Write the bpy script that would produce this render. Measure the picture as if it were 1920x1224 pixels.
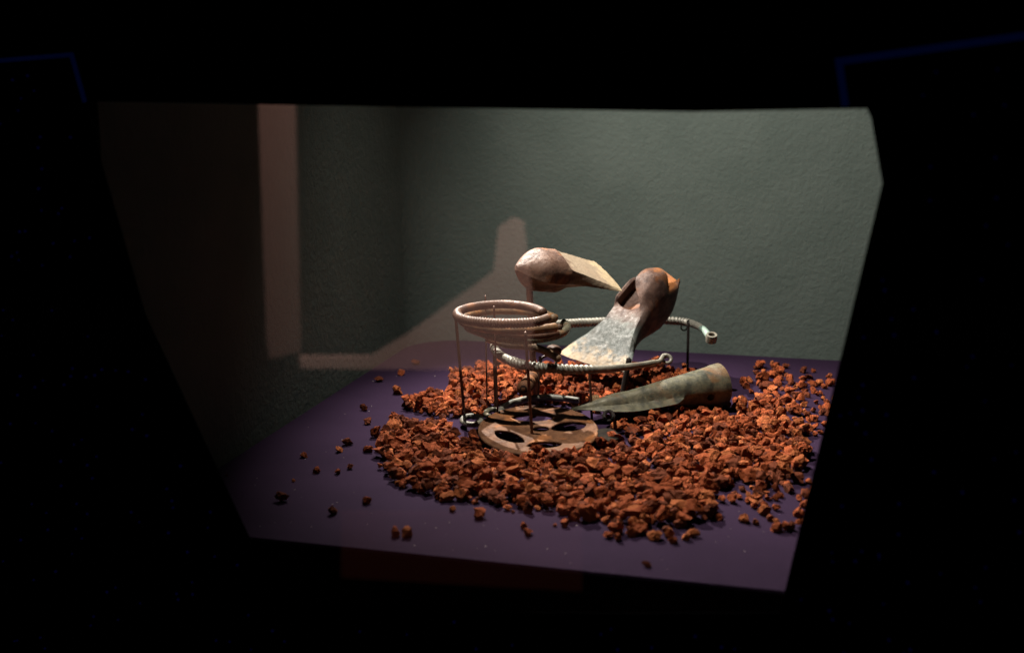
import bpy, bmesh, math, random
from mathutils import Vector, Matrix, noise
random.seed(7)
for o in list(bpy.data.objects): bpy.data.objects.remove(o)
SC = bpy.context.scene; COL = SC.collection

# ------------------------------------------------------------------ camera
FPX, PITCH, YAW, CH = 2135.0, math.radians(11.64), math.radians(14.0), 0.40
cd = bpy.data.cameras.new('camera'); cam = bpy.data.objects.new('camera', cd); COL.objects.link(cam)
cd.sensor_width = 36.0; cd.lens = FPX/1920*36.0; cd.clip_start = .01; cd.clip_end = 60
cam.location = (0, 0, CH); cam.rotation_euler = (math.pi/2-PITCH, 0, YAW)
cd.dof.use_dof = True; cd.dof.focus_distance = 1.38; cd.dof.aperture_fstop = 4.2
SC.camera = cam
# ------------------------------------------------------------------ world, lamps, exposure
w = bpy.data.worlds.new('World'); SC.world = w; w.use_nodes = True
w.node_tree.nodes['Background'].inputs[0].default_value = (0.6, 0.7, 1.0, 1)
w.node_tree.nodes['Background'].inputs[1].default_value = 0.0004
vs = SC.view_settings; vs.view_transform = 'Standard'; vs.look = 'None'; vs.gamma = 1; vs.exposure = 0.0
vs.use_curve_mapping = False
CA, SA = math.cos(YAW), math.sin(YAW)
def V(r, f, z): return Vector((r*CA-f*SA, r*SA+f*CA, z))       # right / forward / up of the viewer, to world
def ray(u, v):
    a = (u-960)/FPX; b = (612-v)/FPX
    return a, math.cos(PITCH)+b*math.sin(PITCH), -math.sin(PITCH)+b*math.cos(PITCH)
def Zp(u, v, z=0.0):                                            # photo point at a height
    a, f, q = ray(u, v); t = (z-CH)/q
    return V(a*t, f*t, z)
def Dp(u, v, d):                                                # photo point at a distance
    a, f, q = ray(u, v); t = d/f
    return V(a*t, d, CH+q*t)
def Yp(u, v, y):                                                # photo point on an upright plane
    a, f, q = ray(u, v); d = V(a, f, q); return d*(y/d.y)+Vector((0, 0, CH))
def proj(p):
    r = p.x*CA+p.y*SA; f = -p.x*SA+p.y*CA; z = p.z-CH
    dz = f*math.cos(PITCH)-z*math.sin(PITCH); up = f*math.sin(PITCH)+z*math.cos(PITCH)
    return 960+FPX*r/dz, 612-FPX*up/dz
def spot(name, loc, aim, power, size, blend, radius, col):
    l = bpy.data.lights.new(name, 'SPOT'); l.energy = power; l.spot_size = math.radians(size); l.spot_blend = blend
    l.shadow_soft_size = radius; l.color = col
    o = bpy.data.objects.new(name, l); COL.objects.link(o); o.location = loc
    o.rotation_euler = (Vector(aim)-Vector(loc)).to_track_quat('-Z', 'Y').to_euler()
    return o
spot('ceiling_spot', (-.56, 1.70, .62), (-.17, 1.32, .03), 116, 68, 1.0, .005, (1.0, .92, .82))
spot('ceiling_spot', (-.42, 1.22, 1.0), (.05, 1.54, .02), 93, 88, 1.0, .006, (1.0, .92, .82))
# gallery lamp behind the viewer: lights what the glass reflects
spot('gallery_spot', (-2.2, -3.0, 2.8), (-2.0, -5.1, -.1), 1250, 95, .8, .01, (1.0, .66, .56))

# ------------------------------------------------------------------ materials
def nt(name):
    m = bpy.data.materials.new(name); m.use_nodes = True; t = m.node_tree
    return m, t, t.nodes, t.links, t.nodes['Principled BSDF']
def mixc(t, fac, a, b):
    n = t.nodes.new('ShaderNodeMix'); n.data_type = 'RGBA'
    for s, x in ((0, fac), (6, a), (7, b)):
        if hasattr(x, 'is_output') or hasattr(x, 'links'): t.links.new(x, n.inputs[s])
        else: n.inputs[s].default_value = x if s == 0 else (*x, 1)
    return n.outputs[2]
def noi(t, scale, detail=6, rough=.6, vec=None, dist=0):
    n = t.nodes.new('ShaderNodeTexNoise'); n.inputs['Scale'].default_value = scale
    n.inputs['Detail'].default_value = detail; n.inputs['Roughness'].default_value = rough; n.inputs['Distortion'].default_value = dist
    if vec is not None: t.links.new(vec, n.inputs['Vector'])
    return n.outputs['Fac']
def mapr(t, x, a, b, c=0., d=1.):
    n = t.nodes.new('ShaderNodeMapRange'); t.links.new(x, n.inputs[0])
    for i, q in enumerate((a, b, c, d)): n.inputs[i+1].default_value = q
    n.interpolation_type = 'SMOOTHSTEP'
    return n.outputs[0]
def coord(t, kind='Object'):
    return t.nodes.new('ShaderNodeTexCoord').outputs[kind]
def bump(t, h, strength, dist, normal=None):
    n = t.nodes.new('ShaderNodeBump'); n.inputs['Strength'].default_value = strength; n.inputs['Distance'].default_value = dist
    t.links.new(h, n.inputs['Height'])
    if normal is not None: t.links.new(normal, n.inputs['Normal'])
    return n.outputs[0]

def m_plain(name, col, rough=.5, metal=0., spec=.5):
    m, t, N, L, b = nt(name); b.inputs['Base Color'].default_value = (*col, 1)
    b.inputs['Roughness'].default_value = rough; b.inputs['Metallic'].default_value = metal
    b.inputs['Specular IOR Level'].default_value = spec
    return m
def m_emit(name, col, s):
    m, t, N, L, b = nt(name); b.inputs['Base Color'].default_value = (0, 0, 0, 1)
    b.inputs['Emission Color'].default_value = (*col, 1); b.inputs['Emission Strength'].default_value = s
    b.inputs['Specular IOR Level'].default_value = 0
    return m
def m_plaster():
    m, t, N, L, b = nt('plaster'); c = coord(t)
    f = noi(t, 9, 4, .6, c)
    L.new(mixc(t, mapr(t, f, .3, .7), (.064, .083, .075), (.076, .096, .087)), b.inputs['Base Color'])
    h = noi(t, 120, 5, .6, c, .3); h2 = noi(t, 420, 3, .6, c)
    n = bump(t, h, .5, .003); n = bump(t, h2, .4, .001, n)
    L.new(n, b.inputs['Normal']); b.inputs['Roughness'].default_value = .9; b.inputs['Specular IOR Level'].default_value = .15
    return m
def m_board():
    m, t, N, L, b = nt('purple_board'); c = coord(t)
    g = noi(t, 900, 3, .7, c); f = noi(t, 6, 4, .6, c)
    a = mixc(t, mapr(t, f, .3, .7), (.0155, .0085, .020), (.020, .011, .0255))
    L.new(mixc(t, mapr(t, g, .45, .75, 0, .35), a, (.042, .03, .054)), b.inputs['Base Color'])
    L.new(bump(t, g, .25, .0006), b.inputs['Normal'])
    b.inputs['Roughness'].default_value = .9; b.inputs['Specular IOR Level'].default_value = .02
    return m
def m_stone(name, c1, c2, c3):
    m, t, N, L, b = nt(name); c = coord(t)
    oi = t.nodes.new('ShaderNodeObjectInfo')
    va = t.nodes.new('ShaderNodeVectorMath'); va.operation = 'ADD'
    L.new(c, va.inputs[0]); L.new(oi.outputs['Location'], va.inputs[1])
    p = va.outputs[0]
    f = noi(t, 160, 6, .65, p); g = noi(t, 28, 3, .5, p); h = noi(t, 520, 4, .7, p)
    a = mixc(t, mapr(t, f, .35, .65), c1, c2)
    a = mixc(t, mapr(t, g, .45, .7, 0, .75), a, c3)
    a = mixc(t, mapr(t, h, .50, .68, 0, .8), a, (.03, .010, .007))  # noise paints occlusion-like shade of pores and crevices into the colour
    a = mixc(t, mapr(t, noi(t, 260, 2, .5, p), .56, .66, 0, .8), a, (.035, .012, .008))  # coarser layer of the same painted pore shade
    L.new(a, b.inputs['Base Color'])
    n = bump(t, f, 1.0, .006); n = bump(t, h, 1.0, .003, n)
    L.new(n, b.inputs['Normal']); b.inputs['Roughness'].default_value = .9; b.inputs['Specular IOR Level'].default_value = .08
    return m
def m_bronze(name, dark, mid, light, lo=.0, hi=1.0, amt=.8, metal=.25, rough=.5, scale=1.0, rust=(.30, .11, .035), rustamt=.5, edge=None, butt=None, spec=.3):
    """aged bronze: light patina follows the stored 's' attribute (0 butt .. 1 edge), rust and dark pits by noise"""
    m, t, N, L, b = nt(name); c = coord(t)
    at = t.nodes.new('ShaderNodeAttribute'); at.attribute_name = 's'
    f = noi(t, 55*scale, 6, .65, c, .3); g = noi(t, 170*scale, 6, .7, c); k = noi(t, 22*scale, 3, .6, c, .5); d = noi(t, 620*scale, 3, .7, c)
    a = mixc(t, mapr(t, f, .38, .62), dark, mid)
    a = mixc(t, mapr(t, k, .52, .66, 0, rustamt), a, rust)
    ad = t.nodes.new('ShaderNodeMath'); ad.operation = 'ADD'
    mm = t.nodes.new('ShaderNodeMath'); mm.operation = 'MULTIPLY_ADD'; mm.inputs[1].default_value = .5; mm.inputs[2].default_value = -.25
    L.new(f, mm.inputs[0]); L.new(at.outputs['Fac'], ad.inputs[0]); L.new(mm.outputs[0], ad.inputs[1])
    a = mixc(t, mapr(t, ad.outputs[0], lo, hi, 0, amt), a, light)
    if butt: a = mixc(t, mapr(t, ad.outputs[0], -.02, .12, .8, 0), a, butt)
    if edge: a = mixc(t, mapr(t, ad.outputs[0], .84, .98, 0, .95), a, edge)
    a = mixc(t, mapr(t, g, .56, .72, 0, .7), a, tuple(x*.35 for x in dark))
    a = mixc(t, mapr(t, d, .60, .72, 0, .45), a, tuple(min(1, x*1.5) for x in light))
    L.new(a, b.inputs['Base Color']); b.inputs['Metallic'].default_value = metal
    L.new(mapr(t, g, .3, .7, rough-.13, rough+.15), b.inputs['Roughness'])
    b.inputs['Specular IOR Level'].default_value = spec
    n = bump(t, g, .35, .0016); n = bump(t, d, .35, .0007, n); L.new(n, b.inputs['Normal'])
    return m
def m_glass():
    m = bpy.data.materials.new('glass'); m.use_nodes = True; t = m.node_tree; t.nodes.clear()
    g = t.nodes.new('ShaderNodeBsdfGlass'); g.inputs['IOR'].default_value = 1.5; g.inputs['Roughness'].default_value = 0
    o = t.nodes.new('ShaderNodeOutputMaterial'); t.links.new(g.outputs[0], o.inputs[0])
    return m
M_PL = m_plaster(); M_BD = m_board()
M_BLK = m_plain('black_panel', (.0012, .0012, .0014), .9, 0, .0)
M_EDGE = m_plain('board_edge', (.002, .001, .001), .9, 0, 0)
M_GLASS = m_glass()
M_BLUE = m_emit('blue_light', (.03, .12, 1.0), .008)
M_DOT = m_emit('blue_point', (.06, .06, 1.0), .009)
M_ST = [m_stone('gravel_rust', (.29, .062, .021), (.40, .097, .033), (.165, .037, .015)),
        m_stone('gravel_brown', (.13, .032, .015), (.23, .060, .025), (.07, .020, .011)),
        m_stone('gravel_orange', (.39, .10, .034), (.53, .17, .060), (.27, .067, .025))]
M_PALE = m_stone('gravel_pale', (.50, .30, .16), (.58, .40, .22), (.40, .2, .1))
M_AX1 = m_bronze('bronze_axe_pale', (.045, .023, .016), (.095, .054, .038), (.15, .118, .082), .40, .58, .92, metal=.0, rough=.6, rustamt=.4, edge=(.23, .18, .11), spec=.15)
M_AX2 = m_bronze('bronze_axe_brown', (.032, .016, .012), (.085, .050, .038), (.044, .057, .053), .46, .66, .85, metal=.0, rough=.6, rustamt=.55, rust=(.17, .062, .020), edge=(.23, .17, .105), butt=(.22, .085, .028), spec=.2)
M_SPR = m_bronze('bronze_spear', (.026, .028, .020), (.085, .080, .050), (.13, .118, .076), .2, 1.3, .6, rust=(.15, .075, .030), rustamt=.6, metal=.05, rough=.5, spec=.3)
M_TORC = m_bronze('bronze_torc', (0.082, 0.078, 0.063), (0.147, 0.135, 0.106), (0.196, 0.192, 0.172), .1, 1.4, .6, metal=.2, rough=.48, rustamt=.15)
M_TORCG = m_bronze('bronze_green', (0.067, 0.112, 0.095), (0.123, 0.185, 0.157), (0.224, 0.28, 0.246), .1, 1.2, .6, metal=.2, rough=.5, rustamt=.1)
M_BG1 = m_bronze('bronze_bangle_red', (.040, .020, .013), (.072, .038, .025), (.10, .066, .047), .3, 1.2, .5, metal=.05, rough=.5, rustamt=.35, spec=.16)
M_BG2 = m_bronze('bronze_bangle_green', (0.065, 0.06, 0.043), (0.128, 0.116, 0.077), (0.197, 0.18, 0.128), .3, 1.3, .6, metal=.15, rough=.5, rustamt=.35)
M_BG3 = m_bronze('bronze_bangle_orange', (0.05, 0.035, 0.025), (0.141, 0.076, 0.035), (0.202, 0.141, 0.081), .3, 1.3, .5, metal=.15, rough=.5, rust=(.42, .17, .05), rustamt=.8)
M_DISC = m_bronze('bronze_disc', (.060, .027, .014), (.11, .052, .027), (.13, .075, .045), .2, 1.3, .5, metal=.0, rough=.65, rustamt=.5, spec=.06)
M_DPEND = m_bronze('bronze_shaded', (.008, .006, .005), (.018, .014, .010), (.02, .016, .012), .2, 1.3, .5, metal=.0, rough=.7, rustamt=.2, spec=.03)  # colour darkened to stand in for the shadow over the pendant
M_PIN = m_plain('pin_steel', (.10, .055, .04), .45, .5)
M_POST = m_plain('post_brown', (.12, .06, .045), .5, .3)
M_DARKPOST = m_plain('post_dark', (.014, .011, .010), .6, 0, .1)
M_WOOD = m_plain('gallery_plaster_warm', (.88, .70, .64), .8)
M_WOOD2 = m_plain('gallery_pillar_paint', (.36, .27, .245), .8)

# ------------------------------------------------------------------ object helpers
def link(name, me, mat, parent=None):
    o = bpy.data.objects.new(name, me); COL.objects.link(o)
    if mat is not None and not me.materials: me.materials.append(mat)
    if parent is not None: o.parent = parent
    return o
def tag(o, label=None, cat=None, group=None, kind=None):
    if label: o['label'] = label
    if cat: o['category'] = cat
    if group: o['group'] = group
    if kind: o['kind'] = kind
    return o
def empty(name, loc):
    o = bpy.data.objects.new(name, None); COL.objects.link(o); o.location = loc; o.empty_display_size = .01
    return o
def to_mesh(bm, name, smooth=True):
    bmesh.ops.recalc_face_normals(bm, faces=bm.faces[:])
    me = bpy.data.meshes.new(name); bm.to_mesh(me); bm.free()
    if smooth: me.polygons.foreach_set('use_smooth', [True]*len(me.polygons))
    return me
def mesh_vf(name, vs, fs, smooth=True, s=None, origin=None):
    if origin is not None: vs = [Vector(p)-origin for p in vs]
    me = bpy.data.meshes.new(name); me.from_pydata([tuple(p) for p in vs], [], fs); me.validate(); me.update()
    bm = bmesh.new(); bm.from_mesh(me); bmesh.ops.recalc_face_normals(bm, faces=bm.faces[:]); bm.to_mesh(me); bm.free()
    if smooth: me.polygons.foreach_set('use_smooth', [True]*len(me.polygons))
    if s is not None:
        at = me.attributes.new('s', 'FLOAT', 'POINT'); at.data.foreach_set('value', s)
    return me
def sharp(me, deg):
    me.set_sharp_from_angle(angle=math.radians(deg))
    return me
def box_mesh(name, a, b):
    bm = bmesh.new()
    bmesh.ops.create_cube(bm, size=1)
    for v in bm.verts:
        v.co = Vector([(a[i]+b[i])/2+v.co[i]*(b[i]-a[i]) for i in range(3)])
    return to_mesh(bm, name, False)
def catmull(pts, n=10, closed=False):
    P = [Vector(p) for p in pts]; out = []
    m = len(P)
    for i in range(m-1):
        p0 = P[i-1] if i > 0 else P[0]*2-P[1]; p1 = P[i]; p2 = P[i+1]; p3 = P[i+2] if i+2 < m else P[-1]*2-P[-2]
        for k in range(n):
            t = k/n
            out.append(.5*((2*p1)+(p2-p0)*t+(2*p0-5*p1+4*p2-p3)*t*t+(3*p1-p0-3*p2+p3)*t**3))
    out.append(P[-1]); return out
def resample(pts, step):
    L = [0]
    for a, b in zip(pts, pts[1:]): L.append(L[-1]+(b-a).length)
    n = max(2, int(L[-1]/step)); out = []; j = 0
    for i in range(n+1):
        d = L[-1]*i/n
        while j < len(L)-2 and L[j+1] < d: j += 1
        q = (d-L[j])/max(1e-9, L[j+1]-L[j]); out.append(pts[j].lerp(pts[j+1], min(1, q)))
    return out, L[-1]
def sweep(name, pts, rad, lobes=0, pitch=.01, amp=None, nseg=14, step=.0012, origin=None, lump=0.):
    """tube along pts; rad(t) radius, amp(t) depth of twisted ribs with given pitch"""
    P, length = resample(pts, step); n = len(P)
    vs, fs, ss = [], [], []
    T = [(P[min(i+1, n-1)]-P[max(i-1, 0)]).normalized() for i in range(n)]
    up = Vector((0, 0, 1)) if abs(T[0].z) < .9 else Vector((1, 0, 0))
    nr = (up-T[0]*up.dot(T[0])).normalized()
    for i in range(n):
        nr = (nr-T[i]*nr.dot(T[i])).normalized(); bn = T[i].cross(nr)
        t = i/(n-1); r = rad(t)
        if lump: r *= 1+lump*noise.noise(P[i]*90)
        for k in range(nseg):
            th = 2*math.pi*k/nseg; q = r
            if lobes and amp:
                q = r*(1+amp(t)*(abs(math.cos(.5*(lobes*th-2*math.pi*lobes*t*length/pitch/lobes)))*2-1.2))
            vs.append(P[i]+nr*(math.cos(th)*q)+bn*(math.sin(th)*q)); ss.append(t)
    for i in range(n-1):
        for k in range(nseg):
            a = i*nseg+k; b = i*nseg+(k+1) % nseg; fs.append((a, b, b+nseg, a+nseg))
    for base, sg, i in ((0, -1, 0), ((n-1)*nseg, 1, n-1)):     # domed ends
        c = len(vs); vs.append(P[i]+T[i]*(sg*rad(i/(n-1))*.55)); ss.append(i/(n-1))
        for k in range(nseg):
            fs.append((base+k, base+(k+1) % nseg, c) if sg > 0 else (base+(k+1) % nseg, base+k, c))
    return mesh_vf(name, vs, fs, True, ss, origin)
def loft(name, rings, ss, origin=None, caps=True, angle=40):
    n = len(rings); k = len(rings[0]); vs = [p for r in rings for p in r]; fs = []; s = [q for q in ss for _ in range(k)]
    for i in range(n-1):
        for j in range(k):
            a = i*k+j; b = i*k+(j+1) % k; fs.append((a, b, b+k, a+k))
    if caps: fs.append(tuple(range(k))[::-1]); fs.append(tuple((n-1)*k+j for j in range(k)))
    return sharp(mesh_vf(name, vs, fs, True, s, origin), angle)
def sst(a, b, x):
    t = max(0., min(1., (x-a)/(b-a))); return t*t*(3-2*t)
def lerp(a, b, t): return a+(b-a)*t

# ------------------------------------------------------------------ the setting: board, walls
XL, YB, YF = -.595, 1.757, .90
XR = .60
fl = link('floor', box_mesh('floor', (XL+.0005, YF, -.003), (XR, YB, 0)), M_BD); tag(fl, kind='structure')
rs = link('floor_riser', box_mesh('floor_riser', (XL+.0005, YF+.004, -.5), (XR, YF+.02, -.0035)), M_EDGE); tag(rs, kind='structure')
RC = .085; prof = [(XL, YF-.004)]
for i in range(17):
    t = math.pi/2*i/16; prof.append((XL+RC-RC*math.cos(t), YB-RC+RC*math.sin(t)))
prof.append((XR, YB))
inn = prof
n = len(inn); vs_, fs_ = [], []
for z in (-.05, 1.1):
    vs_ += [(x, y, z) for x, y in inn]
    vs_ += [(XR, YB+.03, z), (XL-.03, YB+.03, z), (XL-.03, YF-.004, z)]
m_ = n+3
for i in range(m_): fs_.append((i, (i+1) % m_, m_+(i+1) % m_, m_+i))
fs_ += [tuple(range(m_))[::-1], tuple(range(m_, 2*m_))]
wl = link('wall', sharp(mesh_vf('wall', vs_, fs_, True), 30), M_PL); tag(wl, kind='structure')
YG = YF-.022                                                    # glass
gl = link('glass_pane', box_mesh('glass_pane', (-1.5, YG-.003, -.35), (1.2, YG+.003, 1.0)), M_GLASS)
tag(gl, 'clear glass pane closing the front of the case, with faint brown reflections', 'glass')
# black surround with a six-sided opening
YM = YG-.008
def poly_with_hole(name, outer, holes, y0, y1, mat):
    bm = bmesh.new()
    for lp in [outer]+holes:
        vv = [bm.verts.new((p.x, y0, p.z)) for p in lp]
        for i in range(len(vv)): bm.edges.new((vv[i], vv[(i+1) % len(vv)]))
    bmesh.ops.triangle_fill(bm, use_beauty=True, edges=bm.edges[:])
    r = bmesh.ops.extrude_face_region(bm, geom=bm.faces[:])
    for v in r['geom']:
        if isinstance(v, bmesh.types.BMVert): v.co.y = y1
    return to_mesh(bm, name, False)
hole = [Yp(u, v, YM-.004) for u, v in ((152, 190), (880, 203), (1300, 210), (1626, 204), (1634, 222), (1655, 345), (1462, 1150), (530, 1150), (268, 590))]
outer = [Vector((x, 0, z)) for x, z in ((-1.6, -.45), (1.3, -.45), (1.3, 1.1), (-1.6, 1.1))]
sur = link('front_surround', poly_with_hole('front_surround', outer, [hole], YM-.004, YM, M_BLK), M_BLK)
tag(sur, 'black front panel around the six-sided viewing window, with thin blue light lines', 'panel')
def strip(name, pix, wpx, parent):
    y = YM-.006; pts = [Yp(u, v, y) for u, v in pix]
    w = wpx*.92/FPX/2; vs, fs = [], []
    n = len(pts); offs = []
    for i in range(n):
        d0 = (pts[i]-pts[i-1]).normalized() if i else (pts[1]-pts[0]).normalized()
        d1 = (pts[i+1]-pts[i]).normalized() if i < n-1 else d0
        t = (d0+d1).normalized(); nn = Vector((-t.z, 0, t.x)); k = 1/max(.5, nn.dot(Vector((-d0.z, 0, d0.x))))
        for s in (-1, 1):
            for dy in (0, .0015): vs.append(pts[i]+nn*(w*k*s)+Vector((0, dy, 0)))
    for i in range(n-1):
        a = i*4; b = a+4
        fs += [(a, a+2, b+2, b), (a+1, b+1, b+3, a+3), (a, b, b+1, a+1), (a+2, a+3, b+3, b+2)]
    fs += [(0, 1, 3, 2), ((n-1)*4, (n-1)*4+2, (n-1)*4+3, (n-1)*4+1)]
    return link(name, mesh_vf(name, vs, fs, False), M_BLUE, parent)
strip('light_line', [(-40, 117), (133, 103), (158, 192)], 8, sur)
strip('light_line', [(1960, 62), (1573, 116), (1585, 200)], 12, sur)
bm = bmesh.new(); rd = random.Random(3); cnt = 0
while cnt < 190:
    u, v = rd.uniform(-20, 1940), rd.uniform(80, 1240)
    xl = 135+(v-190)*.28 if v < 590 else 250+(v-590)*.45
    xr = 1665 if v < 345 else 1665-(v-345)*.243
    ok = (u < xl-12 and v > 120) or (u > xr+12 and v > (125 if u < 1750 else 90)) or v > 1165
    if not ok: continue
    if u > 1650 and rd.random() < .4: continue
    c = Yp(u, v, YM-.0047); r = rd.uniform(.8, 1.4)*.0009
    bmesh.ops.create_cone(bm, cap_ends=True, segments=8, radius1=r, radius2=r, depth=.0011, matrix=Matrix.Translation(c) @ Matrix.Rotation(math.pi/2, 4, 'X'))
    cnt += 1
dt = link('blue_point', to_mesh(bm, 'blue_point', False), M_DOT, sur); dt['kind'] = 'stuff'

# ------------------------------------------------------------------ winged axes
def wing_section(wd, h, kk, ts, gap, tw, bl, be, lf, dm, bw):
    """closed outline (a,b): upper face carries two wings curling inwards (k=1) or is a flat wedge (k=0); lower face is a belly"""
    NO, NI, NB = 10, 8, 13
    def quarter(sa):
        g = gap[0] if sa > 0 else gap[1]; k = kk[0] if sa > 0 else kk[1]; o, i = [], []
        hh = h*(lf if sa < 0 else 1.0); tk = tw*(.6 if sa < 0 and lf < 1 else 1.0)
        for q in range(NO):
            th = math.pi/2*q/(NO-1)
            wa = g+(wd-g)*math.cos(th)**.75; wb = hh*math.sin(th)**.85
            if sa < 0 and lf < 1: wa = wd*(1-.18*(q/(NO-1))**2)
            ph = math.radians(62)*q/(NO-1); pa = lerp(wd*(1-.12*q/(NO-1)), wd*math.cos(ph)**.8*(1.07 if q == 0 else 1.03 if q == 1 else 1), dm); pb = lerp(ts*(q/(NO-1))**.6, ts*math.sin(ph)**.8, dm)
            o.append((lerp(pa, wa, k)*sa, lerp(pb, wb, k)))
        for q in range(NI):
            th = math.pi/2*(1-q/(NI-1)); wi = wd-tk
            if sa < 0 and lf < 1:
                wa = (wi*.80 if q == 0 else wi*(1-.10*(1-q/(NI-1)))) if q < NI-1 else wi*.55
            else:
                wa = (g*.96+(wi-g)*math.cos(th)**.75) if q < NI-1 else wi*.55
            fl = -ts*.25
            wb = fl+(hh-tk-fl)*math.sin(th) if q < NI-1 else fl
            ph = math.radians(lerp(65, 89, q/(NI-1))); pa = lerp(wd*(.86-.8*q/(NI-1)), wd*math.cos(ph)**.8, dm); pb = lerp(ts, ts*math.sin(ph)**.8, dm)
            i.append((lerp(pa, wa, k)*sa, lerp(pb, wb, k)))
        return o+i
    ur = quarter(1); ul = quarter(-1)
    low = []
    for q in range(1, NB):
        th = math.pi*q/NB; c = -math.cos(th); low.append((wd*bw*math.copysign(abs(c)**be, c), -bl*math.sin(th)**be))
    return ur+ul[::-1]+low
def axe(name, butt, edge, wl, wr, mat, prm, label):
    A = edge-butt; L = A.length; A.normalize()
    W = wr-wl; W = (W-A*W.dot(A)).normalized(); N = A.cross(W)
    if N.z < 0: N = -N
    root = empty(name, butt); tag(root, label, 'axe head', 'winged bronze axe heads')
    rings, ss = [], []; ns = 80
    for i in range(ns+1):
        s = i/ns
        wd = prm['w'](s); h = prm['h'](s); k = (1-sst(prm.get('kn0', prm['k0']), prm.get('kn1', prm['k1']), s), 1-sst(prm['k0'], prm['k1'], s)); ts = prm['t'](s); bl = prm['b'](s)
        sec = wing_section(wd, max(h, ts), k, ts, (wd*prm.get('gapn', .38), wd*prm.get('gap', .38)), .0042, bl, prm.get('be', .8), prm.get('left', 1.0), prm['dm'](s) if 'dm' in prm else 0, prm.get('bw', .97))
        rg = []
        for a, b in sec:
            x = s*L; fa = a/max(wd, 1e-6)
            f0 = 1-sst(0, .25, s)
            if b < -bl*.25: x -= prm.get('chin', 0)*f0*(1-.5*abs(fa))
            else: x += prm.get('notch', 0)*f0*(1-min(1, max(0, b)/max(h, .001))**1.5)
            x += prm.get('bow', .006)*(1-fa**2)*sst(.85, 1, s)
            x -= prm.get('lip', .01)*sst(.2, prm['k0']+.08, s)*(1-sst(prm['k1'], prm['k1']+.1, s))*(max(0, b)/max(h, .001))*(.3+.7*fa**2)
            p = butt+A*x+W*a+N*b
            p += ((N*.0016+W*.0010)*noise.noise(p*60))*prm.get('lumps', 1)+N*.0005*noise.noise(p*220)
            rg.append(p)
        rings.append(rg); ss.append(s)
    link('body', loft('body', rings, ss, butt, True, 38), mat, root)
    return root, (butt, A, W, N, L)
ax2, fr2 = axe('axe_head', Dp(1243, 519, 1.60), Dp(1110, 679, 1.50), Dp(1050, 672, 1.53), Dp(1172, 681, 1.47), M_AX2, dict(
    w=lambda s: .020+.012*math.sqrt(sst(0, .2, s))-.001*sst(.3, .55, s)+.029*sst(.5, 1, s)**1.2,
    h=lambda s: .012+.027*math.sqrt(sst(-.02, .2, s)),
    t=lambda s: lerp(.012, .0006, max(0, (s-.40)/.60)**.8), b=lambda s: (.022+.024*sst(0, .22, s))*max(0, 1-max(0, s-.34)/.66)**1.05+.0006,
    k0=.40, k1=.47, notch=.014, chin=.022, bow=.004, lip=.010, gap=.30, gapn=-.02, kn0=.24, kn1=.55, left=.52, be=.72),
    'brown winged bronze axe head leaning blade-down in the middle of the display')
ax1, fr1 = axe('axe_head', Dp(968, 503, 1.435), Dp(1140, 517, 1.505), Dp(1100, 489, 1.53), Dp(1181, 545, 1.48), M_AX1, dict(
    w=lambda s: .002+.029*math.sqrt(sst(-.01, .26, s))+.009*sst(.42, 1, s),
    h=lambda s: .001,
    t=lambda s: (.002+.024*math.sqrt(sst(-.01, .28, s)))*(1-.28*sst(.40, .46, s))*(1-max(0, (s-.42)/.58))+.0005,
    b=lambda s: (.001+.025*math.sqrt(sst(-.01, .2, s)))*(1-.25*sst(.44, .52, s))*max(0, 1-max(0, s-.42)/.58)**1.2+.0006,
    dm=lambda s: 1-sst(.40, .46, s), k0=-.3, k1=-.2, notch=0, bow=.004, lip=.0, gap=.04, be=.8, bw=.74, lumps=.2),
    'pale winged bronze axe head raised on a thin post, blade pointing right')

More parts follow.
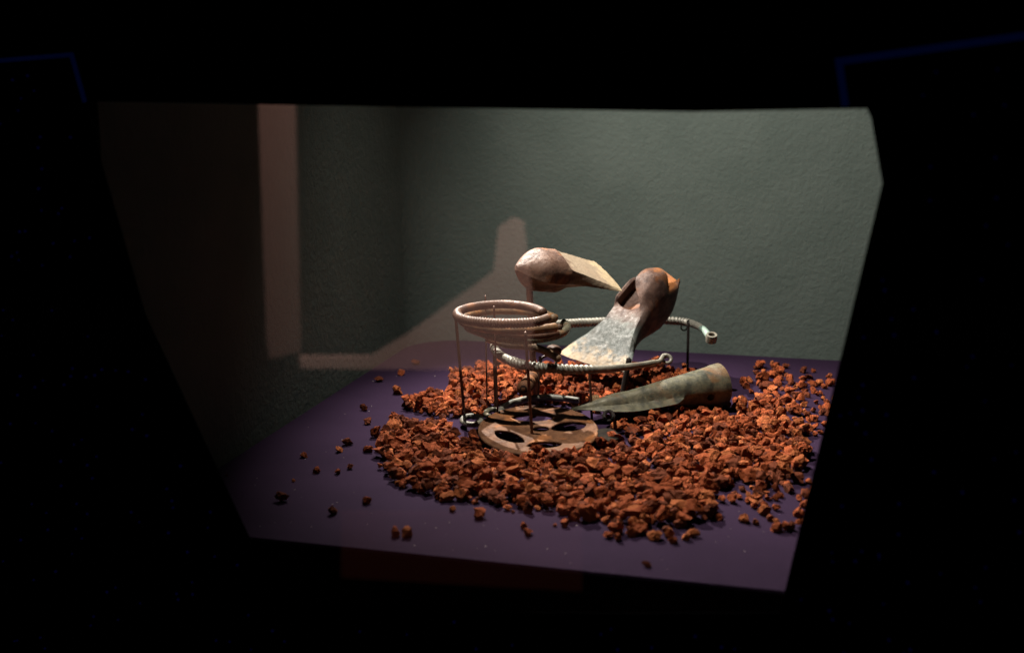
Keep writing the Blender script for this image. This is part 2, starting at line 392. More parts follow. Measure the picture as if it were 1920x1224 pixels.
# ------------------------------------------------------------------ spearhead
def spearhead():
    tip = Dp(1072, 767, 1.345); end = Dp(1350, 721, 1.425)
    A = end-tip; L = A.length; A.normalize()
    S = A.cross(Vector((0, 0, 1))).normalized()                 # towards the viewer
    if S.y > 0: S = -S
    Nn = S.cross(A); Nn = Nn if Nn.z > 0 else -Nn
    tilt = math.radians(16); S2 = S*math.cos(tilt)-Nn*math.sin(tilt); N2 = Nn*math.cos(tilt)+S*math.sin(tilt)
    root = empty('spearhead', tip); tag(root, 'green-grey socketed bronze spearhead lying lowest, its point over the openwork disc', 'spearhead')
    rings, ss = [], []; ns = 70
    for i in range(ns+1):
        s = i/ns
        r = .0012+.0262*s**.92; 
        if s > .93: r *= 1+.04*sst(.93, .96, s)
        wv = .027*sst(-.05, .38, s)*(1-sst(.62, .86, s)) if s > 0 else .002
        wv = max(wv, r*1.0)
        K = 22; up, dn = [], []
        for q in range(K+1):
            th = math.pi*(q/K-.5); a = wv*math.sin(th); a = max(a, -max(r, wv*.72))
            rr = r*(.82 if wv > r*1.02 else 1)
            c = math.sqrt(max(0, r*r-a*a)) if abs(a) < r else 0
            edge = .0034*(1-abs(a)/wv)+.0003
            fil = r*.55*math.exp(-((abs(a)-r)/(r*.45))**2) if wv > r*1.05 and abs(a) > r*.8 else 0
            b = max(c, edge, fil*.45)
            up.append((a, b)); dn.append((a, -b))
        sec = up+dn[::-1][1:-1]
        rg = []
        for a, b in sec:
            p = tip+A*(s*L)+S2*a+N2*b; p += N2*(.0005*noise.noise(p*110)); rg.append(p)
        rings.append(rg); ss.append(1-s)
    # hollow socket: lip then inner wall
    last = rings[-1]; c = tip+A*L
    for fac, dx in ((.86, 0), (.80, -.006), (.74, -.012)):
        rings.append([c+(p-c)*fac+A*dx for p in last]); ss.append(0)
    me = loft('blade_and_socket', rings, ss, tip, True, 40)
    o = link('blade_and_socket', me, M_SPR, root)
    # peg hole
    hp = tip+A*(L*.868)
    dirn = (S*math.cos(math.radians(15))+Nn*math.sin(math.radians(-16))).normalized(); hp = hp+dirn*.072
    bm = bmesh.new(); M = Matrix.Translation(hp-tip) @ dirn.to_track_quat('Z', 'Y').to_matrix().to_4x4()
    bmesh.ops.create_cone(bm, cap_ends=True, segments=20, radius1=.0052, radius2=.0052, depth=.12, matrix=M)
    cm = bpy.data.objects.new('cut', to_mesh(bm, 'cut', False)); COL.objects.link(cm); cm.location = tip
    md = o.modifiers.new('hole', 'BOOLEAN'); md.object = cm; md.operation = 'DIFFERENCE'; md.solver = 'EXACT'
    bpy.context.view_layer.update()
    new = bpy.data.meshes.new_from_object(o.evaluated_get(bpy.context.evaluated_depsgraph_get()))
    o.modifiers.clear()
    if len(new.polygons) > 200:
        o.data = new; sharp(new, 40)
        new.materials.clear(); new.materials.append(M_SPR); new.polygons.foreach_set('material_index', [0]*len(new.polygons))
    bpy.data.objects.remove(cm)
    return root
spearhead()

# ------------------------------------------------------------------ neck ring (torc)
def pz(path): return [Zp(u, v, z) for u, v, z in path]
def torc():
    path = pz([(1228, 679, .080), (1200, 684, .080), (1150, 690, .080), (1100, 692, .080), (1050, 690.5, .080), (1000, 686, .080), (965, 678, .080), (941, 667, .080),
               (929, 655, .080), (931, 643, .080), (952, 630, .080), (1000, 615, .080), (1060, 607, .076), (1110, 604, .073), (1170, 600.5, .072), (1230, 600, .072), (1265, 601, .073),
               (1290, 604, .074), (1310, 611, .076), (1322, 620, .078), (1329, 629, .076)])
    root = empty('neck_ring', Zp(1130, 648, .0)); tag(root, 'large open bronze neck ring with twisted ribbing and scrolled ends, held on thin pins', 'neck ring')
    org = root.location.copy()
    cp = catmull(path, 10)
    def amp(t):
        return .18*(sst(.10, .125, t)*(1-sst(.245, .262, t))+sst(.50, .54, t)*(1-sst(.86, .885, t)))
    def rad(t): return .0049+.0010*math.sin(math.pi*t)-.0012*(1-sst(0, .15, t))-.0008*sst(.88, 1, t)
    o = link('hoop', sweep('hoop', cp, rad, 3, .0058, amp, 20, .0009, org, .03), M_TORC, root)
    # scroll at the near end
    c = Zp(1250, 674, .0795); rr = .0068; pts = [cp[0], Zp(1238, 676, .081)]
    rt = V(1, 0, 0); bk = V(0, 1, 0); up = Vector((0, 0, 1))
    for i in range(15):
        a = math.radians(120-i*28); q = rr*(1-.035*i)
        pts.append(c+rt*(q*math.cos(a))+up*(q*.7*math.sin(a))+bk*(.7*q*math.sin(a)+i*.0003))
    link('scroll', sweep('scroll', catmull(pts, 6), lambda t: .0031*(1-.35*t), 0, .01, None, 12, .001, org), M_TORC, root)
    # coil at the far end: short tube standing upright
    e = Zp(1334, 633, .0765); bm = bmesh.new(); n = 24; prof = [(.0072, -.0055), (.0078, 0), (.0072, .0055), (.0046, .0055), (.0046, -.0055)]
    vs, fs = [], []; TQ = Matrix.Rotation(YAW, 3, 'Z') @ Matrix.Rotation(math.radians(20), 3, 'X')
    for i in range(n):
        a = 2*math.pi*i/n
        for r, z in prof: vs.append(e+TQ @ Vector((r*math.cos(a), r*math.sin(a), z)))
    for i in range(n):
        for j in range(5):
            fs.append((i*5+j, i*5+(j+1) % 5, ((i+1) % n)*5+(j+1) % 5, ((i+1) % n)*5+j))
    bm.free()
    link('scroll', sharp(mesh_vf('scroll', vs, fs, True, [.5]*len(vs), org), 40), M_TORC, root)
    # green end of the arm
    g = [p for p in cp if True][int(len(cp)*.855):]
    link('green_end', sweep('green_end', g, lambda t: .0049-.0004*t, 0, .01, None, 14, .001, org, .04), M_TORCG, root)
    # wire wrapped round the far arm with a little loop
    q = Zp(1283, 612, .0665); lp = [q+rt*(.0045*math.cos(a))+up*(.0055*math.sin(a)) for a in [math.radians(90+i*30) for i in range(13)]]
    link('wire_loop', sweep('wire_loop', catmull(lp, 4), lambda t: .0011, 0, .01, None, 8, .0008, org), M_DARKPOST, root)
torc()

# ------------------------------------------------------------------ bangles
def bangle(path, r, mat, label, pitch=.0045, amp=None, lump=.04, taper=.0):
    pts = pz(path); org = sum(pts, Vector())/len(pts)
    def rad(t): return r*(1-taper*(abs(2*t-1)**3))
    o = link('bangle', sweep('bangle', catmull(pts, 10), rad, 3 if amp else 0, pitch, amp, 18, .0008, org, lump), mat)
    o.location = org; tag(o, label, 'bangle', 'bangles stacked on pins at the left'); return o
zt = .138
bangle([(1019, 585, zt), (1004, 578, zt), (975, 572, zt), (943, 570, zt), (908, 572, zt), (878, 577, zt), (861, 584, zt), (859, 591, zt), (868, 597, zt), (888, 601.5, zt), (920, 605, zt), (950, 606, zt), (985, 605, zt), (1010, 602, zt+.001), (1028, 596, zt+.002)],
       .0054, M_BG1, 'topmost bangle of the stack, finely ribbed, its two ends overlapping', .0036, lambda t: .10*sst(.42, .5, t)*(1-sst(.93, .96, t)), .06)
zt = .125
bangle([(1042, 613, zt), (1020, 616, zt), (985, 618, zt), (940, 618, zt), (900, 613, zt), (875, 606, zt), (868, 598, zt), (885, 588, zt), (925, 582, zt), (975, 582, zt), (1015, 587, zt), (1040, 596, zt)],
       .0056, M_BG3, 'rusty orange plain bangle second from the top of the stack', .005, None, .06)
zt = .114
bangle([(1046, 624, zt), (1015, 629, zt), (970, 627, zt), (925, 620, zt), (890, 611, zt), (874, 605, zt), (884, 600, zt), (920, 602, zt), (980, 603, zt), (1030, 607, zt), (1050, 613, zt)],
       .0042, M_BG1, 'thin plain bangle third down in the stack, above the ribbed one', .005, None, .04)
zt = .106
bangle([(1056, 604, zt+.002), (1064, 609, zt), (1061, 619, zt), (1043, 628, zt), (1005, 636, zt), (965, 637, zt), (925, 630, zt), (893, 620, zt), (878, 613, zt), (886, 608, zt), (910, 612, zt), (950, 611, zt), (995, 612, zt)],
       .0050, M_BG2, 'grey-green ribbed bangle at the bottom of the stack with one end curling up', .0040, lambda t: .11*sst(.12, .17, t)*(1-sst(.5, .6, t)), .03)
bangle([(915, 634, .098), (950, 645, .094), (985, 648, .090), (1012, 653, .086), (1035, 664, .081), (1048, 672, .078)],
       .0048, M_BG3, 'broken end of a dark bronze rod sloping down under the bangle stack', .005, None, .05)
# knob and wire loop hanging behind the blade
c = Dp(1040, 656, 1.45); bm = bmesh.new(); bmesh.ops.create_icosphere(bm, subdivisions=3, radius=.0085)
for v in bm.verts: v.co *= 1+.35*noise.noise(v.co*160+Vector((3, 1, 2)))
me = to_mesh(bm, 'bronze_lump'); me.attributes.new('s', 'FLOAT', 'POINT')
o = link('bronze_lump', me, M_AX1); o.location = c; tag(o, 'small pale bronze lump behind the lower corner of the leaning axe blade', 'fragment')
c = Dp(1029, 677, 1.43); rt, bk, up = V(1, 0, 0), V(0, 1, 0), Vector((0, 0, 1))
lp = [rt*(.010*math.cos(a))+up*(.0065*math.sin(a))+bk*(.006*math.sin(a)) for a in [math.radians(i*30) for i in range(13)]]
o = link('wire_ring', sweep('wire_ring', catmull(lp, 4), lambda t: .0018, 0, .01, None, 8, .001), m_plain('dark_wire', (.03, .022, .018), .25, .8)); o.location = c
tag(o, 'small glossy dark wire ring hanging under the bangle stack', 'ring')

# ------------------------------------------------------------------ spiral tube
def spiral_tube():
    a = Dp(983, 728, 1.375); b = Dp(1009, 694, 1.46); L = (b-a).length; org = a.copy()
    root = empty('spiral_tube', org); tag(root, 'ribbed tubular spiral bead pointing at the viewer under the neck ring', 'bead')
    n = 46; pts = [a.lerp(b, i/n) for i in range(n+1)]
    link('tube', sweep('tube', pts, lambda t: (.0088-.001*t)*(1+.10*abs(math.sin(t*math.pi*8))), 0, .01, None, 20, .001, org), M_DISC, root)
    bm = bmesh.new(); d = (a-b).normalized()
    bmesh.ops.create_uvsphere(bm, u_segments=18, v_segments=10, radius=.0084, matrix=Matrix.Translation(d*-.0045))
    link('end_cap', to_mesh(bm, 'end_cap'), m_plain('dark_gloss', (.02, .012, .01), .2, .3), root)
spiral_tube()

# ------------------------------------------------------------------ openwork disc and pieces round it
def disc():
    c = Zp(1010, 808, .013); R = .069
    X = V(1, 0, 0); tl = math.radians(7.5); Y = V(0, math.cos(tl), math.sin(tl)); N = X.cross(Y)
    root = empty('openwork_disc', c); tag(root, 'flat brown bronze disc with lens-shaped openings lying among the gravel', 'disc')
    loops = [[(R*math.cos(a), R*math.sin(a)) for a in [2*math.pi*i/72 for i in range(72)]]]
    def lens(cx, cy, hw, hh, rot, n=22, p=1.25):
        o = []
        for i in range(n):
            a = 2*math.pi*i/n; x = hw*math.cos(a); y = hh*abs(math.sin(a))**p*(1 if math.sin(a) > 0 else -1)
            o.append((cx+x*math.cos(rot)-y*math.sin(rot), cy+x*math.sin(rot)+y*math.cos(rot)))
        return o
    loops += [lens(-.006, .034, .025, .011, .02), lens(-.034, -.020, .023, .011, -.75), lens(.036, .008, .022, .013, .35),
              lens(.006, -.042, .020, .009, .12), lens(.003, .001, .010, .007, .2, 18, 1)]
    loops = [[(x*(1+.035*noise.noise(Vector((x*70, y*70, k)))), y*(1+.045*noise.noise(Vector((x*80, y*80, k+5))))) for x, y in lp] for k, lp in enumerate(loops)]
    bm = bmesh.new()
    for lp in loops:
        vv = [bm.verts.new((x, y, 0)) for x, y in lp]
        for i in range(len(vv)): bm.edges.new((vv[i], vv[(i+1) % len(vv)]))
    bmesh.ops.triangle_fill(bm, use_beauty=True, edges=bm.edges[:])
    r = bmesh.ops.extrude_face_region(bm, geom=bm.faces[:])
    for v in r['geom']:
        if isinstance(v, bmesh.types.BMVert): v.co.z = .0032
    bmesh.ops.recalc_face_normals(bm, faces=bm.faces[:])
    ed = [e for e in bm.edges if len(e.link_faces) == 2 and e.calc_face_angle(0) > .8]
    bmesh.ops.bevel(bm, geom=ed, offset=.0006, segments=2, affect='EDGES', clamp_overlap=True)
    Mx = Matrix((X, Y, N)).transposed()
    for v in bm.verts: v.co = Mx @ v.co
    me = to_mesh(bm, 'plate', True); sharp(me, 35); at = me.attributes.new('s', 'FLOAT', 'POINT')
    link('plate', me, M_DISC, root)
    def ringpart(name, rad, tube, zz, cx=0, cy=0):
        pts = [Mx @ Vector((cx+rad*math.cos(a), cy+rad*math.sin(a), zz)) for a in [2*math.pi*i/60 for i in range(61)]]
        link(name, sweep(name, pts, lambda t: tube, 0, .01, None, 10, .002), M_DISC, root)
    ringpart('rim', R-.001, .0022, .0018)
disc()
def floor_ring(name, path, r, mat, label, cat='ring'):
    pts = pz(path); org = sum(pts, Vector())/len(pts)
    o = link(name, sweep(name, catmull(pts, 8), lambda t: r, 0, .01, None, 12, .001, org, .05), mat); o.location = org
    tag(o, label, cat); return o
floor_ring('curved_rod', [(938, 775, .014), (944, 764, .015), (962, 754, .016), (990, 747, .017), (1020, 744, .018), (1050, 745, .018), (1085, 750, .016)], .0042, M_TORC, 'curved bronze rod lying in the gravel behind the openwork disc', 'rod')
def ell(cx, cy, a, b, z, n=13, ph=0): return [(cx+a*math.cos(math.radians(ph+i*360/(n-1))), cy+b*math.sin(math.radians(ph+i*360/(n-1))), z) for i in range(n)]
floor_ring('small_ring', ell(886, 787, 18, 8, .008), .0036, M_TORC, 'small plain bronze ring at the foot of the leftmost pin')
floor_ring('small_ring', ell(926, 774, 14, 7, .010), .0034, M_BG2, 'small bronze ring between the leftmost ring and the openwork disc')
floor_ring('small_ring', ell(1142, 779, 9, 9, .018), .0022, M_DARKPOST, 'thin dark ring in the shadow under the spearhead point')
# little pendant plate right of the disc
c = Zp(1140, 815, .012); bm = bmesh.new()
bmesh.ops.create_cone(bm, cap_ends=True, segments=28, radius1=.014, radius2=.0135, depth=.003)
bmesh.ops.bevel(bm, geom=[e for e in bm.edges if e.calc_face_angle(0) > .8], offset=.0006, segments=2, affect='EDGES')
me = sharp(to_mesh(bm, 'pendant'), 35); me.attributes.new('s', 'FLOAT', 'POINT')
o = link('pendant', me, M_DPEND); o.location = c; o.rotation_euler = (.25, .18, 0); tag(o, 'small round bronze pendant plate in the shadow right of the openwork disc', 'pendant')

# ------------------------------------------------------------------ mounting pins and posts
def pin(top, foot, r, mat, label, name='mounting_pin', hook=None):
    t = Vector(top); f = Vector(foot); org = f.copy(); f = f-Vector((0, 0, .004))
    root = link(name, sweep(name, [f, f.lerp(t, .5), t], lambda q: r, 0, .01, None, 10, .004, org), mat); root.location = org
    tag(root, label, 'pin', 'mounting pins')
    if hook:
        link('hook', sweep('hook', catmull([Vector(h) for h in hook], 6), lambda q: r*.9, 0, .01, None, 8, .001, org), mat, root)
    return root
def fpos(u, v): return Zp(u, v, 0)
def dist(p): return -p.x*SA+p.y*CA
def tpos(u, v, foot): return Dp(u, v, dist(foot))
f = fpos(873, 788); pin(tpos(855, 590, f), f, .0019, M_PIN, 'leftmost mounting pin holding the left side of the bangle stack', hook=[tpos(855, 590, f), tpos(856, 586, f), tpos(860, 585, f)])
f = fpos(930, 777); pin(tpos(927, 655, f), f, .0016, M_PIN, 'thin pin under the left bend of the neck ring')
f = fpos(1000, 834); pin(tpos(986, 622, f), f, .0018, M_PIN, 'frontmost pin standing through the openwork disc in front of the bangles')
f = fpos(1004, 754); pin(tpos(993, 535, f), f, .0044, M_POST, 'brown round post carrying the raised pale axe head', 'mounting_post')
f = fpos(1008, 765); pin(tpos(1013, 668, f), f, .0016, M_PIN, 'short thin pin behind the ribbed spiral bead')
f = fpos(1111, 790); pin(tpos(1106, 694, f), f, .0017, M_PIN, 'thin pin under the front arm of the neck ring beside the spearhead point')
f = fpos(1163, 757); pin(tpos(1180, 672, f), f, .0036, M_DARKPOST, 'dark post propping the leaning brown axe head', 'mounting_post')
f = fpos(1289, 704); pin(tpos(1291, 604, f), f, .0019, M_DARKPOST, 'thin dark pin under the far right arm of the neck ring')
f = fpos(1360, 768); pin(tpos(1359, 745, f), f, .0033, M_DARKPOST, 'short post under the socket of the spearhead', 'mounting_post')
f = fpos(914, 765); pin(tpos(911, 554, f), f, .0010, M_PIN, 'very thin pin whose tip rises above the top bangle')
f = fpos(935, 800); pin(tpos(927, 574, f), f, .0012, M_PIN, 'slender pin inside the ring of the bangle stack')

# ------------------------------------------------------------------ gravel
def rock(seed, sub=3):
    bm = bmesh.new(); bmesh.ops.create_icosphere(bm, subdivisions=sub, radius=1)
    o = Vector((seed*7.3, seed*3.1, seed*1.7)); rr = random.Random(seed)
    sc = Vector((rr.uniform(.85, 1.25), rr.uniform(.8, 1.1), rr.uniform(.65, .95)))
    planes = [(Vector((rr.gauss(0, 1), rr.gauss(0, 1), rr.gauss(0, 1))).normalized(), rr.uniform(.45, .85)) for _ in range(13)]
    for v in bm.verts:
        p = v.co.copy()
        for n, d in planes:                                     # chipped facets
            q = p.dot(n)
            if q > d: p -= n*(q-d)*.97
        q = noise.fractal(p*1.9+o, 1.0, 2.0, 4); c = noise.noise(p*3.2+o)
        p *= 1+.30*q-(.75*(c-.15) if c > .15 else 0)
        v.co = Vector((p.x*sc.x, p.y*sc.y, p.z*sc.z))
    me = to_mesh(bm, 'stone'); sharp(me, 28)
    return me
ROCK = [rock(i+1, 3) for i in range(16)]
ROCKLO = [rock(i+1, 2) for i in range(16)]
def inside(p, poly):
    x, y = p; c = False; j = len(poly)-1
    for i in range(len(poly)):
        (xi, yi), (xj, yj) = poly[i], poly[j]
        if (yi > y) != (yj > y) and x < (xj-xi)*(y-yi)/(yj-yi)+xi: c = not c
        j = i
    return c
FRONT = [(710, 815), (755, 798), (830, 806), (868, 828), (905, 858), (960, 866), (1040, 864), (1125, 850), (1150, 832), (1180, 818), (1250, 805), (1320, 795), (1380, 770), (1400, 752), (1440, 770), (1480, 785), (1500, 800), (1505, 840), (1515, 880), (1495, 905), (1420, 905),
         (1345, 920), (1325, 960), (1290, 985), (1190, 985), (1130, 975), (1080, 955), (980, 960), (940, 945), (890, 950), (800, 930), (740, 905), (702, 888), (720, 862)]
BACK = [(822, 742), (862, 704), (900, 688), (960, 690), (1060, 692), (1150, 696), (1230, 696), (1285, 700), (1310, 712), (1340, 765), (1330, 795), (1250, 812), (1150, 800), (1120, 770), (1050, 752), (965, 758), (930, 772), (885, 772), (850, 790), (800, 782), (768, 764)]
RIGHT = [(1392, 706), (1420, 690), (1475, 690), (1560, 706), (1572, 740), (1548, 860), (1500, 800), (1440, 768), (1400, 750)]
RFRONT = [(1345, 920), (1420, 905), (1495, 905), (1530, 900), (1505, 1000), (1440, 990), (1385, 975), (1340, 965)]
VOID = [(1095, 772), (1200, 735), (1330, 728), (1385, 770), (1310, 812), (1225, 845), (1130, 858)]
CELL = .003; HM = {}
def hm_stats(x, y, r):
    n = max(1, int(r*.8/CELL)); ci, cj = int(x/CELL), int(y/CELL); s = 0; k = 0; mx = 0
    for i in range(-n, n+1):
        for j in range(-n, n+1):
            h = HM.get((ci+i, cj+j), 0); s += h; k += 1; mx = max(mx, h)
    return s/k, mx
def hm_raise(x, y, r, top):
    n = int(r*1.0/CELL)+1; ci, cj = int(x//CELL), int(y//CELL)
    for i in range(-n, n+1):
        for j in range(-n, n+1):
            d = math.hypot(i, j)*CELL
            if d < r: HM[(ci+i, cj+j)] = max(HM.get((ci+i, cj+j), 0), top-.5*r*(d/r)**2)
STN = []
rg = random.Random(11)
def put(x, y, r, zone, expl=None):
    avg, mx = hm_stats(x, y, r); z = avg+r*.55
    hm_raise(x, y, r*.9, z+r*.6)
    p = Vector((x, y, z)); STN.append(dict(p=p, r=r, zone=zone, d=dist(p), n=len(STN), expl=expl, h=avg))
EXPL = [(781, 679, 14), (753, 698, 15), (711, 711, 15), (746, 733, 21), (794, 742, 13), (767, 757, 25), (684, 764, 17), (691, 789, 18), (739, 781, 18), (746, 797, 19), (794, 808, 17), (653, 828, 20), (637, 842, 15), (572, 852, 15), (694, 841, 19),
        (595, 880, 18), (635, 883, 14), (657, 874, 15), (553, 899, 8), (427, 889, 6), (530, 930, 30), (627, 956, 22), (688, 937, 20), (743, 997, 22), (766, 997, 26), (849, 953, 15), (990, 995, 21), (1212, 1055, 18), (1186, 998, 22), (1230, 1002, 30), (1262, 1012, 17),
        (1302, 998, 23), (1140, 1000, 22), (1350, 968, 18), (1372, 935, 22), (1397, 970, 22), (1432, 955, 28), (1417, 978, 15), (1455, 987, 27), (1482, 986, 23), (1403, 938, 15), (865, 698, 14), (983, 984, 16), (900, 960, 30), (1160, 1006, 20), (1285, 688, 16), (1421, 684, 14), (1506, 694, 16), (1525, 695, 10), (1395, 716, 24), (1428, 706, 28)]
for u, v, wp in EXPL:
    p = Zp(u, v+wp*.25, 0); r = wp*dist(p)/2200*.62
    put(p.x, p.y, r, 'loose', (u, v))
def scatter(poly, zone, tries, cap, rmin, rmax):
    us = [p[0] for p in poly]; vv = [p[1] for p in poly]
    q = [Zp(u, v, 0) for u in (min(us), max(us)) for v in (min(vv), max(vv))]
    x0, x1 = min(p.x for p in q), max(p.x for p in q); y0, y1 = min(p.y for p in q), max(p.y for p in q)
    for _ in range(tries):
        x, y = rg.uniform(x0, x1), rg.uniform(y0, y1); u, v = proj(Vector((x, y, 0)))
        if not inside((u+34*noise.noise(Vector((x*28, y*28, 9))), v+20*noise.noise(Vector((x*28, y*28, 19)))), poly): continue
        r = rmin+(rmax-rmin)*rg.random()**2.0
        avg, mx = hm_stats(x, y, r)
        if inside((u, v), VOID) and (avg > .004 or rg.random() < .3): continue
        if avg > cap*(.6+.8*noise.noise(Vector((x*14, y*14, 3)))+.2): continue
        put(x, y, r, zone)
scatter(BACK, 'back', 9000, .0100, .0040, .0100)
scatter(FRONT, 'front', 9500, .0095, .0040, .0108)
scatter([(690, 905), (735, 800), (830, 790), (830, 935), (900, 965), (1000, 985), (1120, 985), (1320, 1000), (1340, 930), (1480, 930), (1440, 880), (900, 900)], 'front', 420, .0012, .0026, .0070)
scatter([(1240, 700), (1290, 684), (1330, 690), (1320, 712)], 'back', 60, .003, .004, .007)
scatter(RIGHT, 'right', 300, .0012, .0046, .0105)
scatter(RFRONT, 'right', 70, .004, .0045, .008)
scatter([(1290, 985), (1190, 985), (1130, 975), (1130, 1000), (1300, 1003)], 'front', 60, .006, .005, .009)
for u, v, wp, z in ((952, 852, 20, .010), (985, 856, 22, .009), (1022, 845, 17, .013), (1048, 854, 24, .011), (1078, 846, 22, .012), (1102, 838, 24, .014), (1122, 824, 20, .013), (928, 846, 18, .008)):
    p = Zp(u, v, z); STN.append(dict(p=p, r=wp*dist(p)/2200*.62, zone='front', d=dist(p), n=len(STN), expl=None, h=z))
# the largest-looking 300 as things of their own, the rest as one mass
def score(s): return (1e3 if s['expl'] else 0)+s['r']/s['d']*(1 if s['h'] > .004 else .75)
order = sorted(STN, key=score, reverse=True); ind = order[:300]; rest = order[300:]
def mat_pick():
    q = rg.random(); return 0 if q < .52 else (1 if q < .80 else 2)
ROCKM = {}
def rock_mesh(i, m):
    if (i, m) not in ROCKM:
        me = ROCK[i].copy(); me.materials.clear(); me.materials.append(M_ST[m]); ROCKM[(i, m)] = me
    return ROCKM[(i, m)]
SPECIAL = {(781, 679): 'small loose stone nearest the back corner of the purple board', (753, 698): 'second loose stone from the back corner of the board',
 (711, 711): 'small flat loose stone near the left wall, behind the bright orange one', (746, 733): 'brightest orange loose stone, left of the gravel heap',
 (684, 764): 'rear one of two loose stones close to the left wall', (691, 789): 'front one of two loose stones close to the left wall',
 (653, 828): 'dark angular loose stone, larger of a pair on the left of the board', (637, 842): 'smaller stone of a pair on the left of the board',
 (572, 852): 'lone small stone farthest left among the mid-board stones', (530, 930): 'big oblong loose stone at the left front of the board',
 (627, 956): 'dark loose stone at the left front, right of the oblong one', (688, 937): 'lone upright stone between the dark stone and the gravel heap',
 (553, 899): 'tiny gravel chip behind the big oblong stone', (427, 889): 'tiny gravel chip at the extreme left corner of the board',
 (743, 997): 'left stone of a touching pair at the left front edge', (766, 997): 'right, larger stone of a touching pair at the left front edge',
 (1212, 1055): 'single stone nearest the front edge of the board', (849, 953): 'lone small stone just in front of the heap on its left side',
 (990, 995): 'lone flat stone in front of the middle of the heap', (595, 880): 'loose stone midway between the oblong stone and the left wall pair',
 (767, 757): 'large dark loose stone just behind the left end of the heap'}
ZL = {'loose': ('rust-red gravel stone lying loose at the fringe of the heap', 'loose stones at the fringe of the heap'),
      'back': ('rust-red gravel stone in the rear heap behind the openwork disc', 'stones of the rear heap'),
      'front': ('rust-red gravel stone in the front heap between disc and board edge', 'stones of the front heap'),
      'right': ('rust-red gravel stone scattered on the right side beyond the spearhead', 'stones scattered on the right')}
for s in ind:
    i = rg.randrange(16); m = mat_pick()
    if s['expl'] == (746, 733): m = 2
    if s['expl'] in ((627, 956), (767, 757), (653, 828)): m = 1
    o = link('stone', rock_mesh(i, m), None); o.location = s['p']; o.rotation_euler = (rg.uniform(-.5, .5), rg.uniform(-.5, .5), rg.uniform(0, 6.28))
    k = s['r']; o.scale = (k*rg.uniform(.9, 1.15), k, k*rg.uniform(.85, 1.1))
    if s['expl'] in ((530, 930),): o.scale = (k*1.15, k*.7, k*.62); o.rotation_euler = (0, 0, YAW)
    lab, grp = ZL[s['zone']]
    if s['expl'] in SPECIAL: tag(o, SPECIAL[s['expl']], 'stone', 'single stones on the board')
    else:
        cn = ('rust-red', 'dark brown', 'bright orange')[m]; u, v = proj(s['p'])
        if s['zone'] == 'front':
            part = 'left end' if u < 880 else ('middle' if u < 1180 else 'right end'); row = 'near' if v > (895 if u < 880 else 920) else 'far'
            tag(o, '%s gravel stone on the %s side of the front heap, at its %s' % (cn, row, part), 'stone', '%s stones, %s side, %s of the front heap' % (cn, row, part))
        else: tag(o, lab.replace('rust-red', cn), 'stone', cn+' '+grp)
vs, fs, mi = [], [], []
import numpy as np
RV = []
for me in ROCKLO:
    a = np.empty(len(me.vertices)*3); me.vertices.foreach_get('co', a); RV.append((a.reshape(-1, 3), [tuple(p.vertices) for p in me.polygons]))
from mathutils import Euler
AV, AF, off = [], [], 0
for s in rest:
    a, f = RV[rg.randrange(16)]; m = mat_pick()
    R = np.array(Euler((rg.uniform(-1, 1), rg.uniform(-1, 1), rg.uniform(0, 6.28))).to_matrix()); k = s['r']
    AV.append((a*[k*rg.uniform(.9, 1.2), k, k]) @ R.T+np.array(s['p'])); AF += [tuple(i+off for i in t) for t in f]; mi += [m]*len(f); off += len(a)
if AV:
    me = bpy.data.meshes.new('gravel'); me.from_pydata(np.concatenate(AV).tolist(), [], AF); me.update()
    for m in M_ST: me.materials.append(m)
    me.polygons.foreach_set('material_index', mi); me.polygons.foreach_set('use_smooth', [True]*len(mi)); sharp(me, 28)
    gv = link('gravel', me, None); tag(gv, 'rust-red lava gravel heaped around the bronzes', 'gravel', None, 'stuff')
o = link('stone', None or ROCK[3].copy(), None); o.data.materials.clear(); o.data.materials.append(M_PALE)
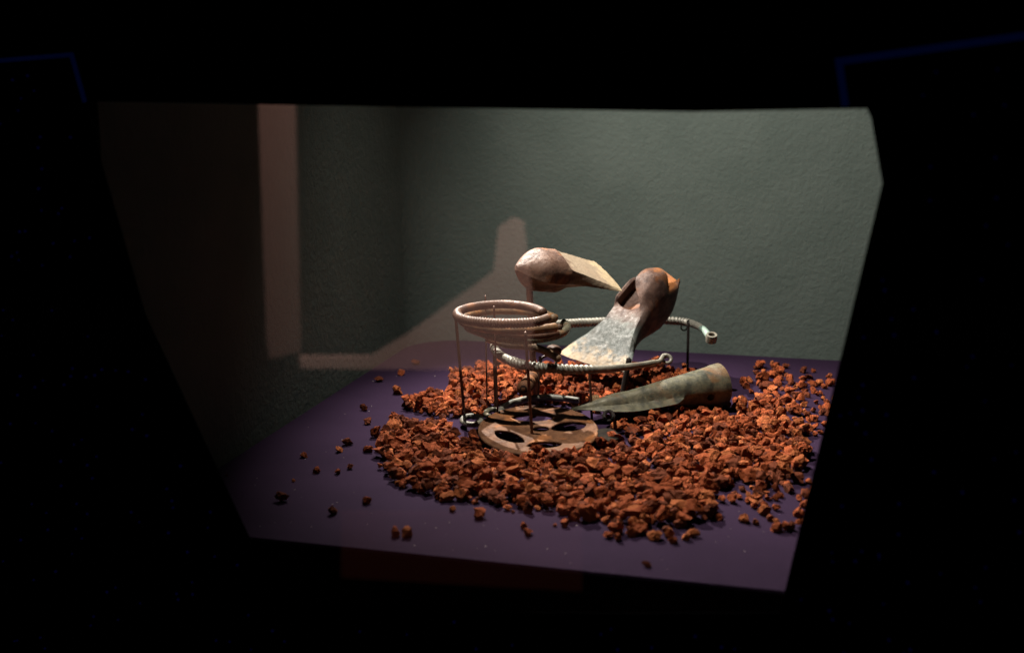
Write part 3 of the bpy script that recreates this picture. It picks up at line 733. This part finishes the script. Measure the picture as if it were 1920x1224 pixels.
o.location = Zp(1118, 752, .016); o.scale = (.010, .008, .011); tag(o, 'pale cream pebble showing just above the spearhead point', 'stone')
# dust flecks on the board
bm = bmesh.new()
for _ in range(170):
    u, v = rg.uniform(430, 1460), rg.uniform(700, 1070); p = Zp(u, v, .0003)
    if not (XL+.01 < p.x < .05 and YF+.01 < p.y < YB-.05): continue
    bmesh.ops.create_icosphere(bm, subdivisions=1, radius=rg.uniform(.0002, .0005), matrix=Matrix.Translation(p) @ Matrix.Diagonal((rg.uniform(.7, 2), 1, .5, 1)))
du = link('dust', to_mesh(bm, 'dust'), m_plain('dust', (.55, .48, .45), .8)); tag(du, 'pale dust flecks on the purple board', 'dust', None, 'stuff')

# ------------------------------------------------------------------ what the glass mirrors: lit pieces of the gallery behind the viewer
def mirror_poly(name, pix, T, thick, label, cat, mat=M_WOOD):
    """upright slab at T metres behind the glass plane, seen mirrored in the pane"""
    front = []
    for u, v in pix:
        p = Yp(u, v, YG+T); front.append(Vector((p.x, 2*YG-p.y, p.z)))
    n = len(front); vsx = front+[p+Vector((0, -thick, 0)) for p in front]
    fsx = [tuple(range(n)), tuple(range(2*n-1, n-1, -1))]+[(i, (i+1) % n, n+(i+1) % n, n+i) for i in range(n)]
    org = sum(front, Vector())/n
    o = link(name, mesh_vf(name, vsx, fsx, False, None, org), mat); o.location = org; tag(o, label, cat); return o
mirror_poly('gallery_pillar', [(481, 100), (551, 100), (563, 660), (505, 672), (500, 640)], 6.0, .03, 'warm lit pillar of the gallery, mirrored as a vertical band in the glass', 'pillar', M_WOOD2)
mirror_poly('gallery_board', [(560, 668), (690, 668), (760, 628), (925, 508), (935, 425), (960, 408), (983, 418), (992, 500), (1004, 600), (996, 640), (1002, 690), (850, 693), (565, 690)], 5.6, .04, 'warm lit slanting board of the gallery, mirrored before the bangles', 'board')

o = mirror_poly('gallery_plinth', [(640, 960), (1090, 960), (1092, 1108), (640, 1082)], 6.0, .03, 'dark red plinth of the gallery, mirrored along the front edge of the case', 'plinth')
o.data.materials.clear(); o.data.materials.append(m_plain('plinth_red', (.12, .025, .018), .8))
